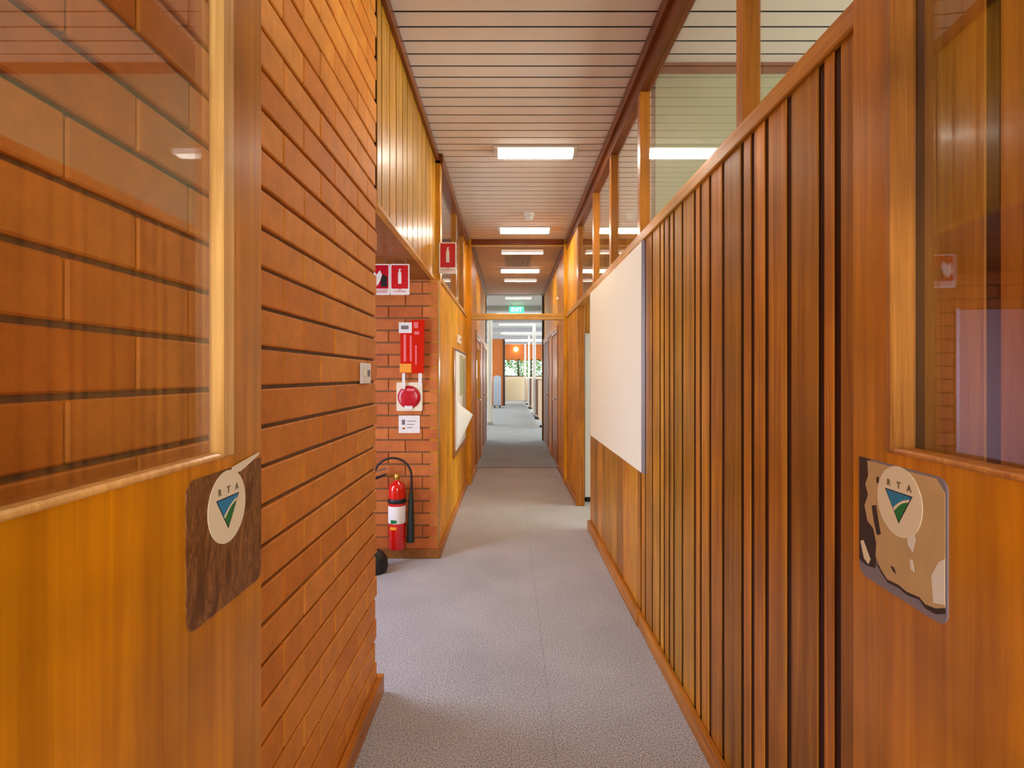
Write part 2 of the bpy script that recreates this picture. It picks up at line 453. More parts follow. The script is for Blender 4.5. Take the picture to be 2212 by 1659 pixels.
# ------------------------------------------------------------------ the ceiling: 100 mm boards across the corridor
cb = MB()
for i in range(-22, 80):
    y0 = 2.273 + 0.1 * i
    cb.box(-3.7, 4.0, y0, y0 + 0.088, CEIL, CEIL + 0.004, b=0.001)
ceil = struct(cb, 'ceiling', 'ceil', label='boarded ceiling painted pinkish beige')
spart(MB().box(-3.7, 4.0, -0.1, 10.25, CEIL + 0.0042, CEIL + 0.06), 'backing', 'ceil_gap_shade', ceil)

# ------------------------------------------------------------------ brick walls
CO = 0.0857
def brick_wall(name, face_axis, face, a0, a1, z0, z1, anchor, zj, thick, sign, mat, L=0.238, end_brick=True, parity=0):
    """running bond of separate bricks; face_axis 'x' = wall seen from x, running along y"""
    mb = MB(); mo = MB()
    k0 = int(math.floor((z0 - zj) / CO)) - 1
    k1 = int(math.ceil((z1 - zj) / CO)) + 1
    g = 0.0045
    for k in range(k0, k1):
        zb = max(zj + k * CO + g, z0); zt = min(zj + (k + 1) * CO - g, z1)
        if zt - zb < 0.01: continue
        off = anchor + (L / 2 if (k + parity) % 2 else 0)
        n0 = int(math.floor((a0 - off) / L)) - 1; n1 = int(math.ceil((a1 - off) / L)) + 1
        for n in range(n0, n1):
            s0 = max(off + n * L + 0.0022, a0); s1 = min(off + (n + 1) * L - 0.0022, a1)
            if s1 - s0 < 0.02: continue
            j = random.uniform(-0.0012, 0.0012)
            if face_axis == 'x': mb.box(face + j * sign, face - sign * 0.06, s0, s1, zb, zt, b=0.003)
            else: mb.box(s0, s1, face + j * sign, face - sign * 0.06, zb, zt, b=0.003)
    if face_axis == 'x': mo.box(face - sign * 0.011, face - sign * thick, a0 + 0.003, a1 - 0.006, z0, z1)
    else: mo.box(a0 + 0.006, a1 - 0.006, face - sign * 0.011, face - sign * thick, z0, z1)
    o = struct(mb, name, mat)
    spart(mo, 'mortar', 'mortar', o)
    return o
ZJ = H + 0.5745 - CO * 30
w1 = brick_wall('wall_left', 'x', XL, 0.15, 2.062, 0.0, CEIL - 0.0, 1.212, ZJ, 0.22, +1, 'brick', parity=1)
w1['label'] = 'orange brick wall beside the left door'
# end of the brick wall and the return into the alcove
w1b = brick_wall('wall_alcove_near', 'y', 2.062, -2.05, -0.595, 0.0, H + 0.675, -0.65, ZJ, 0.2, +1, 'brick')
w2 = brick_wall('wall_alcove_far', 'y', 3.62, -2.05, -0.503, 0.0, H + 0.675, -0.61, ZJ, 0.2, -1, 'brick_r', L=0.238)
w2['label'] = 'red brick wall behind the extinguisher'
# alcove side wall with a glazed door
struct(MB().box(-2.15, -2.06, 1.8, 2.1, 0, H + 0.72).box(-2.15, -2.06, 2.8, 3.7, 0, H + 0.72).box(-2.15, -2.06, 2.1, 2.8, 2.06, H + 0.72), 'wall_alcove_side', 'plaster_w')
d = struct(MB().box(-2.12, -2.08, 2.1, 2.16, 0, 2.06).box(-2.12, -2.08, 2.74, 2.8, 0, 2.06).box(-2.12, -2.08, 2.16, 2.74, 2.0, 2.06).box(-2.12, -2.08, 2.16, 2.74, 0, 0.15), 'door_3', 'white', label='glazed white side door of the alcove')
spart(MB().box(-2.103, -2.097, 2.16, 2.74, 0.15, 2.0), 'pane', 'glass', d)
# soffit over the alcove
struct(MB().box(-2.1, XL - 0.024, 2.062, 3.70, H + 0.675, H + 0.70), 'ceiling_alcove', 'soffit', label='brown timber soffit over the extinguisher alcove')

# ------------------------------------------------------------------ boarding helper: boards along y on a wall with face at x
def boards(mb, face, sign, ys, z0, z1, gap, t=0.012):
    """ys = joints; sign +1: face looks to +x"""
    for a, b in zip(ys[:-1], ys[1:]):
        mb.box(face, face - sign * t, a + gap / 2, b - gap / 2, z0, z1, b=0.0012)

# left upper boarding above the alcove
ysl = [2.066, 2.144, 2.289, 2.418, 2.565, 2.677, 2.836, 2.987, 3.128, 3.289, 3.43, 3.57, 3.71]
mb = MB(); boards(mb, XL, +1, ysl, H + 0.70, CEIL - 0.05, 0.014, t=0.004)
o = struct(mb, 'wall_left_upper', 'panel_l', label='golden boarding over the alcove')
spart(MB().box(XL - 0.0042, XL - 0.09, 2.066, 3.71, H + 0.70, CEIL), 'backing', 'groove_shade', o)
struct(MB().box(XL - 0.024, XL + 0.004, 2.064, 3.712, H + 0.675, H + 0.70, b=0.002), 'trim_3', 'rail', label='pale edge strip under the golden boarding')

# right boarding: joints measured along the wall
g_near = [0.30, 0.40, 0.53, 0.64, 0.72, 0.85, 0.93, 1.061, 1.116, 1.245, 1.353, 1.431, 1.494, 1.628, 1.733, 1.819, 1.876, 2.010, 2.114, 2.174, 2.247, 2.310, 2.432, 2.56, 2.636]
mb = MB(); boards(mb, XR, -1, g_near, 0.0, H + 0.675, 0.023, t=0.004)
wr = struct(mb, 'wall_right', 'panel_r', label='cedar boarding of random widths on the right')
spart(MB().box(XR + 0.0042, XR + 0.075, 0.30, 2.636, 0, H + 0.675), 'backing', 'groove_shade', wr)
g_far = [2.66, 2.72, 2.87, 3.06, 3.24, 3.42, 3.59, 3.76, 3.93, 4.10, 4.29]
mb = MB(); boards(mb, XR, -1, g_far, 0.0, H + 0.675, 0.006, t=0.014)
wr2 = struct(mb, 'wall_right_middle', 'panel_r', label='cedar boarding below the pinboard')
spart(MB().box(XR + 0.014, XR + 0.075, 2.636, 4.285, 0, H + 0.675), 'backing', 'groove_shade', wr2)
g_end = [5.07, 5.22, 5.37, 5.52, 5.68, 5.85, 6.02, 6.10]
mb = MB(); boards(mb, XR, -1, g_end, 0.0, H + 0.675, 0.006, t=0.014)
wr3 = struct(mb, 'wall_right_far', 'panel_y', label='honey boarding before the cross rail')
spart(MB().box(XR + 0.014, XR + 0.063, 5.075, 6.12, 0, CEIL), 'backing', 'groove_shade', wr3)
struct(MB().box(XR - 0.003, XR + 0.063, 5.045, 5.073, 0, H + 0.675, b=0.002), 'trim_4', 'trim_v', label='jamb of the open side room')
mb = MB(); boards(mb, XR, -1, [5.15, 5.36, 5.57, 5.78, 6.0, 6.10], H + 0.728, CEIL - 0.05, 0.006, t=0.014)
struct(mb, 'wall_right_far_upper', 'panel_y')

# baseboards
struct(MB().box(XR - 0.020, XR - 0.0005, 0.30, 2.62, 0, 0.073, b=0.003), 'baseboard_right', 'base')
struct(MB().box(XR - 0.026, XR - 0.0005, 2.622, 4.29, 0, 0.078, b=0.003), 'baseboard_right_middle', 'base')
struct(MB().box(XR - 0.020, XR - 0.0005, 5.05, 6.04, 0, 0.073, b=0.003), 'baseboard_right_far', 'base')
struct(MB().box(XL + 0.001, XL + 0.024, 0.15, 2.086, 0, 0.075, b=0.003).box(-2.05, XL + 0.001, 2.064, 2.086, 0, 0.075, b=0.003), 'baseboard_left', 'base')
struct(MB().box(-2.05, -0.482, 3.598, 3.619, 0, 0.065, b=0.003), 'baseboard_alcove', 'soffit')

# rail at door-head height + transom glazing on the right
struct(MB().box(XR - 0.010, XR + 0.070, 0.30, 6.04, H + 0.676, H + 0.727, b=0.003), 'trim_5', 'rail', label='rail along the top of the right boarding')
struct(MB().box(XR - 0.003, XR + 0.055, 0.15, 6.04, CEIL - 0.135, CEIL - 0.062, b=0.002), 'trim_6', 'trim', label='head rail of the right transom glazing')
struct(MB().box(XR - 0.026, XR + 0.055, 0.15, 6.04, CEIL - 0.060, CEIL - 0.002, b=0.004), 'trim_7', 'trim', label='right dark cornice')
struct(MB().box(XL - 0.002, XL + 0.024, 0.15, 3.71, CEIL - 0.056, CEIL - 0.002, b=0.004), 'trim_8', 'trim', label='left dark cornice')
mul = [(1.488, 1.533), (2.655, 2.712), (3.415, 3.475), (4.12, 4.18), (5.06, 5.15)]
edges = [(0.15, 0.30)] + mul
for i, (a, b) in enumerate(mul):
    pa = edges[i][1]
    w = struct(MB().box(XR, XR + 0.052, a, b, H + 0.727, CEIL - 0.135, b=0.002), 'window_%d' % (i + 1), 'trim_v', label='transom window %s' % ['beside the right door', 'second along the right wall', 'third along the right wall', 'fourth along the right wall', 'last before the honey boarding'][i])
    spart(MB().box(XR + 0.024, XR + 0.030, pa, a, H + 0.727, CEIL - 0.135), 'pane', 'glass', w)
    spart(MB().box(XR + 0.015, XR + 0.024, pa, a, H + 0.727, H + 0.739).box(XR + 0.015, XR + 0.024, pa, pa + 0.011, H + 0.739, CEIL - 0.135), 'glazing_bead', 'trim_v', w)

# the rooms behind the right wall
def room(name, x0, x1, ys, mat):
    mb = MB()
    for y in ys: mb.box(x0, x1, y - 0.04, y + 0.04, 0, CEIL)
    return struct(mb, name, mat)
room('wall_room_partition', XR + 0.078, 4.0, [2.69], 'plaster')
struct(MB().box(XR + 0.08, 4.0, 2.63, 2.649, CEIL - 0.05, CEIL - 0.002), 'trim_9', 'trim')
struct(MB().box(XR + 0.08, 4.0, 5.74, 5.80, 0, CEIL), 'wall_room_end', 'panel_r')
struct(MB().box(4.0, 4.1, -3.6, 5.8, 0, 0.95).box(4.0, 4.1, -3.6, 5.8, 2.25, CEIL).box(4.0, 4.1, 2.5, 2.9, 0.95, 2.25).box(4.0, 4.1, -3.6, 0.1, 0.95, 2.25), 'wall_rooms_outer', 'plaster')
struct(MB().box(XR + 0.08, 4.0, 0.16, 0.24, 0, CEIL), 'wall_room_near', 'plaster')

# ------------------------------------------------------------------ left wall past the alcove
X2 = -0.50
struct(MB().box(X2 - 0.06, X2 + 0.004, 3.622, 3.70, 0, H + 0.675, b=0.002).box(XL - 0.06, X2 + 0.004, 3.712, 3.80, H + 0.675, CEIL - 0.05, b=0.002), 'trim_10', 'panel_l', label='upright post at the end of the alcove')
ysl2 = [3.702, 3.84, 3.98, 4.12, 4.30, 4.46, 4.62, 4.80, 4.98, 5.16, 5.34, 5.52, 5.70, 5.88, 6.10]
mb = MB(); boards(mb, X2, +1, ysl2, 0.0, H + 0.675, 0.005)
o = struct(mb, 'wall_left_far', 'panel_y', label='honey boarding around the noticeboard')
spart(MB().box(X2 - 0.012, X2 - 0.06, 3.702, 6.12, 0, H + 0.675), 'backing', 'groove_shade', o)
struct(MB().box(X2 + 0.0005, X2 + 0.018, 3.625, 6.04, 0, 0.070, b=0.003), 'baseboard_left_far', 'base')
struct(MB().box(X2 - 0.06, X2 + 0.010, 3.802, 6.04, H + 0.676, H + 0.715, b=0.003), 'trim_11', 'rail', label='rail along the top of the left boarding')
struct(MB().box(X2 - 0.05, X2 + 0.022, 3.712, 6.04, CEIL - 0.075, CEIL - 0.002, b=0.004), 'trim_12', 'trim', label='left dark cornice past the alcove')
for i, (a, b, c) in enumerate([(3.80, 4.85, 4.93), (4.93, 5.62, 5.68)]):
    w = struct(MB().box(X2 - 0.05, X2, b, c, H + 0.715, CEIL - 0.075, b=0.002), 'window_%d' % (6 + i), 'trim_v', label=['transom window behind the projecting red sign', 'farther transom window of the left wall'][i])
    spart(MB().box(X2 - 0.030, X2 - 0.024, a, b, H + 0.715, CEIL - 0.075), 'pane', 'glass', w)
mb = MB(); boards(mb, X2, +1, [5.68, 5.84, 6.0, 6.1], H + 0.715, CEIL - 0.075, 0.005)
struct(mb, 'wall_left_far_upper', 'panel_y')
struct(MB().box(-3.7, X2 - 0.065, 6.06, 6.12, 0, CEIL).box(-3.7, -2.16, 3.55, 3.62, 0, CEIL).box(-2.16, XL - 0.1, 3.83, 3.87, H + 0.4, CEIL).box(-2.16, -2.10, 3.6, 3.87, 0, CEIL), 'wall_left_room', 'plaster_g')
struct(MB().box(-3.8, -3.7, 3.5, 6.12, 0, 0.95).box(-3.8, -3.7, 3.5, 6.12, 2.25, CEIL), 'wall_left_outer', 'plaster_g')
# shell above and left of the alcove so the void is closed
struct(MB().box(-2.15, XL - 0.22, 0.1, 0.2, 0, CEIL).box(-2.15, -2.1, 0.1, 1.8, 0, CEIL), 'wall_behind_brick', 'plaster_w')

# ------------------------------------------------------------------ cross frame at 6.1 m
YF = 6.08
fr = struct(MB().box(-0.505, -0.445, YF - 0.035, YF + 0.035, 0, CEIL, b=0.003).box(0.645, 0.745, YF - 0.035, YF + 0.035, 0, CEIL, b=0.003), 'trim_13', 'panel_y', label='posts of the cross frame in the corridor')
spart(MB().box(-0.445, 0.645, YF - 0.035, YF + 0.035, H + 0.655, H + 0.718, b=0.003), 'cross_rail', 'beam_x', fr)
spart(MB().box(-0.445, 0.645, YF - 0.035, YF + 0.035, CEIL - 0.065, CEIL - 0.001, b=0.003), 'head', 'trim', fr)
w = struct(MB().box(-0.445, 0.645, YF - 0.012, YF + 0.012, H + 0.718, H + 0.730).box(-0.445, 0.645, YF - 0.012, YF + 0.012, CEIL - 0.077, CEIL - 0.065), 'window_8', 'beam_x', label='clear transom pane above the cross rail')
spart(MB().box(-0.445, 0.645, YF - 0.003, YF + 0.003, H + 0.730, CEIL - 0.077), 'pane', 'glass', w)

# ------------------------------------------------------------------ corridor from 6.1 to 10.2 m
X3 = -0.455
mb = MB(); boards(mb, X3, +1, [6.12, 6.3, 6.48, 6.66, 6.84, 7.02], 0, CEIL - 0.03, 0.006)
mb.box(X3 - 0.01, X3 - 0.06, 7.02, 10.2, H + 0.62, CEIL - 0.03)
boards(mb, X3, +1, [8.0, 8.3, 8.6, 8.9], 0, H + 0.54, 0.006)
o = struct(mb, 'wall_left_end', 'panel_y', label='boarding past the cross rail on the left')
spart(MB().box(X3 - 0.012, X3 - 0.06, 6.12, 7.02, 0, CEIL).box(X3 - 0.012, X3 - 0.06, 8.0, 8.9, 0, H + 0.54), 'backing', 'groove_shade', o)
struct(MB().box(X3 - 0.06, X3 + 0.012, 7.02, 10.2, H + 0.54, H + 0.62, b=0.003), 'trim_14', 'rail')
struct(MB().box(X3 - 0.05, X3 + 0.018, 6.12, 10.2, CEIL - 0.06, CEIL - 0.002, b=0.003), 'trim_15', 'trim')
struct(MB().box(X3 + 0.0005, X3 + 0.016, 6.12, 7.0, 0, 0.07, b=0.002).box(X3 + 0.0005, X3 + 0.016, 8.02, 8.88, 0, 0.07, b=0.002), 'baseboard_left_end', 'rail')
struct(MB().box(X3 - 0.07, X3 + 0.005, 10.12, 10.2, 0, CEIL, b=0.003), 'trim_16', 'dark', label='dark end post of the left wall')
mb = MB(); boards(mb, XR, -1, [6.12, 6.3, 6.48, 6.66, 6.84, 7.02, 7.12], 0, CEIL - 0.03, 0.006)
mb.box(XR + 0.012, XR + 0.05, 7.12, 10.2, H + 0.70, CEIL - 0.03)
boards(mb, XR, -1, [8.1, 8.3, 8.5, 8.75], 0, H + 0.64, 0.006)
o = struct(mb, 'wall_right_end', 'panel_y', label='boarding past the cross rail on the right')
spart(MB().box(XR + 0.012, XR + 0.06, 6.12, 7.12, 0, CEIL).box(XR + 0.012, XR + 0.06, 8.1, 8.75, 0, H + 0.64), 'backing', 'groove_shade', o)
struct(MB().box(XR - 0.012, XR + 0.06, 7.12, 10.1, H + 0.64, H + 0.70, b=0.003), 'trim_17', 'rail')
struct(MB().box(XR - 0.018, XR + 0.05, 6.12, 10.1, CEIL - 0.06, CEIL - 0.002, b=0.003), 'trim_18', 'trim')
struct(MB().box(XR - 0.016, XR - 0.0005, 6.12, 7.1, 0, 0.07, b=0.002).box(XR - 0.016, XR - 0.0005, 8.12, 8.73, 0, 0.07, b=0.002), 'baseboard_right_end', 'base')
struct(MB().box(XR - 0.03, XR + 0.07, 10.1, 10.2, 0, CEIL, b=0.003), 'trim_19', 'dark', label='dark end post of the right wall')

def flush_door(name, x, sign, y0, y1, top, mat, label, glazed, handle_y):
    r = thing(name, label, None, (x, y0, 0), kind='structure')
    f = MB()
    t = 0.04
    xa, xb = x, x - sign * t
    f.box(xa + sign * 0.012, xb, y0 + 0.002, y0 + 0.04, 0, top, b=0.002).box(xa + sign * 0.012, xb, y1 - 0.04, y1 - 0.002, 0, top, b=0.002).box(xa + sign * 0.012, xb, y0 + 0.04, y1 - 0.04, top - 0.04, top, b=0.002)
    part(f, 'door_frame', 'trim_v', r)
    l = MB()
    a, b = y0 + 0.042, y1 - 0.042
    if glazed:
        l.box(xa, xb, a, a + 0.12, 0.01, top - 0.042, b=0.001).box(xa, xb, b - 0.12, b, 0.01, top - 0.042, b=0.001)
        l.box(xa, xb, a + 0.12, b - 0.12, 0.01, 0.9, b=0.001).box(xa, xb, a + 0.12, b - 0.12, top - 0.16, top - 0.042, b=0.001)
        lo = part(l, 'leaf', mat, r)
        g = MB().box(xa - sign * 0.015, xa - sign * 0.021, a + 0.12, b - 0.12, 0.9, top - 0.16)
        part(g, 'pane', 'glass', r)
    else:
        l.box(xa, xb, a, b, 0.01, top - 0.042, b=0.002)
        part(l, 'leaf', mat, r)
    h = MB().tube([(xa, handle_y, 0.94), (xa + sign * 0.05, handle_y, 0.94)], 0.009)
    h.tube([(xa + sign * 0.05, handle_y, 0.94), (xa + sign * 0.05, handle_y + 0.11, 0.94)], 0.009)
    h.box(xa, xa + sign * 0.004, handle_y - 0.02, handle_y + 0.02, 0.88, 1.02, b=0.001)
    part(h, 'handle', 'steel', r)
flush_door('door_4', X3, 1, 7.02, 8.0, H + 0.538, 'panel_y', 'glazed timber door on the left past the cross rail', True, 7.15)
flush_door('door_5', X3, 1, 8.9, 10.12, H + 0.538, 'door_dk', 'dark flush door at the end of the left wall', False, 9.1)
flush_door('door_6', XR, -1, 7.12, 8.1, H + 0.638, 'panel_r', 'glossy door with a lever handle on the right', False, 7.3)
flush_door('door_7', XR, -1, 8.75, 10.1, H + 0.638, 'door_dk', 'dark flush door at the end of the right wall', False, 9.0)

# ------------------------------------------------------------------ open office past 10.2 m
mb = MB().box(-4.5, 5.5, 10.2, 26.7, CEIL, CEIL + 0.05)
struct(mb, 'ceiling_office', 'ceil_w', label='white ceiling of the open office')
for i, y in enumerate([11.9, 14.4, 17.4, 21.0, 24.6]):
    struct(MB().box(-4.5, 5.5, y, y + 0.25, CEIL - 0.10, CEIL, b=0.004), 'trim_%d' % (20 + i), 'plaster_g', label='bulkhead beam under the office ceiling')
struct(MB().box(-4.5, X3 - 0.07, 10.12, 10.2, 0, CEIL).box(XR + 0.075, 5.5, 10.12, 10.2, 0, CEIL), 'wall_office_near', 'plaster_w')
struct(MB().box(5.4, 5.5, 10.2, 26.7, 0, 0.9).box(5.4, 5.5, 10.2, 26.7, 2.5, CEIL), 'wall_office_right', 'plaster_w')
struct(MB().box(-4.5, -4.4, 10.2, 26.7, 0, 0.9).box(-4.5, -4.4, 10.2, 26.7, 2.5, CEIL), 'wall_office_left', 'plaster_w')
struct(MB().box(-4.5, 5.5, 26.5, 26.65, 0, 1.22).box(-4.5, -0.22, 26.5, 26.65, 1.22, CEIL).box(3.0, 5.5, 26.5, 26.65, 1.22, CEIL), 'wall_end', 'plaster_w', label='cream wall below the end windows')
struct(MB().box(-0.22, 3.0, 26.5, 26.65, 2.12, CEIL), 'wall_end_upper', 'brick_r', label='brick band over the end windows')
for i, (a, b) in enumerate([(-0.22, 0.50), (0.50, 1.16), (1.16, 1.95), (1.95, 3.0)]):
    w = struct(MB().box(a, b, 26.53, 26.60, 1.22, 1.27).box(a, b, 26.53, 26.60, 2.07, 2.12).box(b - 0.06, b, 26.53, 26.60, 1.27, 2.07), 'window_%d' % (9 + i), 'dark', label='%s of the end windows' % ['leftmost', 'second', 'third', 'rightmost'][i])
    spart(MB().box(a, b - 0.06, 26.56, 26.566, 1.27, 2.07), 'pane', 'glass', w)
# pleated pelmet edge above the window
mb = MB()
for i in range(9):
    x = -0.16 + i * 0.34
    mb.prism([(x, 2.12), (x + 0.14, 1.98), (x + 0.30, 2.12)], 0, 0.02, T=frame((0, 26.5, 0), (1, 0, 0), (0, 0, 1), (0, -1, 0)))
single(mb, 'pelmet', 'trim_v', 'brown scalloped pelmet hanging over the end windows', 'pelmet', (1.2, 26.5, 1.98))
# brick pier on the left of the office + pale column
struct(MB().box(-0.80, -0.26, 21.9, 22.2, 0, CEIL), 'wall_office_pier', 'brick_r', label='red brick pier in the open office')
struct(MB().box(-0.26, -0.18, 21.86, 22.24, 0, CEIL), 'trim_25', 'dark', label='dark edge post of the brick pier')

def office_column(x, y, r, label, base=0.0):
    t = thing('column', label, 'column', (x, y, 0), group=None)
    part(MB().box(x - r, x + r, y - r, y + r, 0.06, CEIL - 0.001, b=0.01), 'shaft', 'white', t)
    part(MB().box(x - r - 0.015, x + r + 0.015, y - r - 0.015, y + r + 0.015, 0, 0.06, b=0.004), 'plinth', 'plaster_g', t)
office_column(-0.50, 13.4, 0.055, 'pale column just past the end of the left wall')
office_column(0.775, 16.0, 0.048, 'white column in the open office, nearest of the right row')
office_column(0.775, 20.3, 0.035, 'thin white column standing behind the nearest right one')
office_column(0.775, 25.0, 0.045, 'white column closest to the end windows')

def desk_screen(y0, y1, mat, label, x=0.87, top=1.17):
    t = thing('office_screen', label, 'office screen', (x, (y0 + y1) / 2, 0), group='low office screens along the right')
    part(MB().box(x - 0.02, x + 0.02, y0 + 0.02, y1 - 0.02, 0.05, top - 0.02, b=0.005), 'panel', mat, t)
    part(MB().box(x - 0.026, x + 0.026, y0, y1, top - 0.02, top, b=0.004).box(x - 0.026, x + 0.026, y0, y0 + 0.02, 0.05, top - 0.02).box(x - 0.026, x + 0.026, y1 - 0.02, y1, 0.05, top - 0.02), 'frame', 'dark', t)
    part(MB().box(x - 0.12, x + 0.12, y0 + 0.1, y0 + 0.16, 0, 0.05, b=0.004), 'foot', 'dark', t)
    part(MB().box(x - 0.12, x + 0.12, y1 - 0.16, y1 - 0.1, 0, 0.05, b=0.004), 'foot', 'dark', t)
for (a, b, m_, l) in [(12.6, 15.2, 'screen_t', 'beige low office screen nearest to the corridor'),
                      (15.25, 16.95, 'screen_b', 'dark brown low screen behind the nearest beige one'),
                      (17.0, 19.85, 'screen_t', 'beige low office screen between the two brown ones'),
                      (19.9, 22.75, 'screen_b', 'farther brown low office screen'),
                      (22.8, 26.0, 'screen_t', 'beige low screen touching the cream end wall')]:
    desk_screen(a, b, m_, l)
# grey rounded screen at the left
t = thing('partition_screen', 'blue-grey fabric screen with a rounded top before the brick pier', 'office screen', (-0.47, 20.4, 0))
part(MB().prism(rrect(-0.63, -0.32, 0.10, 1.28, 0.13, corners=(0, 0, 1, 1)), -0.03, 0.03, T=frame((0, 20.4, 0), (1, 0, 0), (0, 0, 1), (0, -1, 0))), 'panel', 'screen_g', t)
part(MB().box(-0.60, -0.56, 20.2, 20.6, 0, 0.10, b=0.005), 'foot', 'black', t)
part(MB().box(-0.39, -0.35, 20.2, 20.6, 0, 0.10, b=0.005), 'foot', 'black', t)

# outside the end windows
struct(MB().box(-14, 16, 26.7, 60, -0.4, -0.3), 'ground', 'grass', label='lawn beyond the end windows')
def tree(x, y, h, r, label, seed):
    rnd = random.Random(seed)
    t = thing('tree', label, 'tree', (x, y, -0.3), group='garden trees beyond the end windows')
    part(MB().tube([(x, y, -0.3), (x + 0.1, y, h * 0.35), (x, y, h * 0.75)], [0.16, 0.12, 0.05], 8), 'trunk', 'bark', t)
    lf = MB()
    for i in range(900):
        a = rnd.uniform(0, 2 * PI); q = rnd.random() ** 0.5 * r; z = rnd.uniform(-1, 1)
        c = Vector((x + q * math.cos(a), y + q * math.sin(a), h * 0.62 + z * r * 0.8))
        s_ = rnd.uniform(0.06, 0.16)
        n = Vector((rnd.uniform(-1, 1), rnd.uniform(-1, 1), rnd.uniform(-1, 1))).normalized()
        u = n.orthogonal().normalized() * s_; v = n.cross(u)
        lf.add([c - u, c + v * 0.5, c + u, c - v * 0.5], [(0, 1, 2, 3)])
    part(lf, 'foliage', 'leaf', t)
tree(2.2, 31.0, 3.6, 1.3, 'leafy garden tree seen through the right end windows', 3)
tree(0.6, 36.0, 3.0, 1.2, 'farther garden tree seen through the second end window', 4)

# ------------------------------------------------------------------ lobby behind the camera
struct(MB().box(-2.6, -2.5, -3.6, 0.1, 0, CEIL).box(2.7, 2.8, -3.6, 0.1, 0, CEIL), 'wall_lobby', 'plaster_w')
struct(MB().box(-2.6, 2.8, -3.6, -3.5, 0, 0.6).box(-2.6, 2.8, -3.6, -3.5, 2.7, CEIL), 'wall_lobby_back', 'plaster_w')
struct(MB().box(-2.6, 2.8, -3.6, -0.1, CEIL, CEIL + 0.05), 'ceiling_lobby', 'ceil')
struct(MB().box(-2.5, -0.475, 0.0, 0.09, 0, CEIL).box(0.68, 2.7, 0.0, 0.09, 0, CEIL).box(-0.475, 0.68, 0.0, 0.09, 2.08, CEIL), 'wall_lobby_front', 'plaster_w')
struct(MB().box(-0.475, -0.455, 0.02, 0.25, 0, 2.08).box(0.66, 0.673, 0.02, 0.25, 0, 2.08), 'trim_26', 'door', label='jambs of the double door')

# ------------------------------------------------------------------ double swing doors
def swing_door(name, label, face_x, y_h, length, ang, sign, worn):
    """leaf hinged at (face_x, y_h); leaf runs along +y; visible face looks towards sign*x"""
    root = thing(name, label, None, (face_x, y_h, 0), kind='structure', rot=ang, local=True)
    T = 0.034
    back = -sign * T
    top, z0 = 2.04, 0.012
    e = length
    bw = 0.017 if worn else 0.034
    bk = back if worn else -sign * 0.018
    gl0, gl1 = 0.10, e - 0.092 - bw        # glazing opening along the leaf
    gz0, gz1 = H - 0.112, 1.93
    lf = MB()
    lf.box(0, back, e - 0.092, e, z0, top, b=0.0015)
    lf.box(0, back, 0, gl0 - 0.034, z0, top, b=0.0015)
    lf.box(0, back, gl0 - 0.034, e - 0.092, z0, gz0 - 0.009, b=0.0)
    lf.box(0, back, gl0 - 0.034, e - 0.092, gz1 + 0.03, top, b=0.0)
    part(lf, 'leaf', 'door', root)
    bd = MB()
    f = sign * 0.004
    bm = 'bead_worn' if worn else 'bead'
    bd.box(f, bk, gl1, e - 0.092, gz0 - 0.009, gz1 + 0.03, b=0.003)
    bd.box(f, bk, gl0 - 0.034, gl0, gz0 - 0.009, gz1 + 0.03, b=0.003)
    bd.box(f, bk, gl0, gl1, gz0 - 0.009, gz0, b=0.003)
    bd.box(f, bk, gl0, gl1, gz1, gz1 + 0.03, b=0.003)
    part(bd, 'glazing_bead', bm, root)
    part(MB().box(bk + sign * 0.001, bk + sign * 0.006, gl0, gl1, gz0, gz1), 'pane', 'glass_d', root)
    for hz in (0.25, 1.0, 1.8):
        part(MB().tube([(0.0, -0.004, hz - 0.045), (0.0, -0.004, hz + 0.045)], 0.005, 10), 'hinge', 'steel', root)
    return root
dl = swing_door('door_1', 'open timber door on the left with a brown push plate', -0.42, 0.262, 0.612, 0.0, +1, False)
dr = swing_door('door_2', 'open timber door on the right with a peeling beige push plate', 0.5575, 0.285, 0.625, -math.atan(0.0772), -1, True)

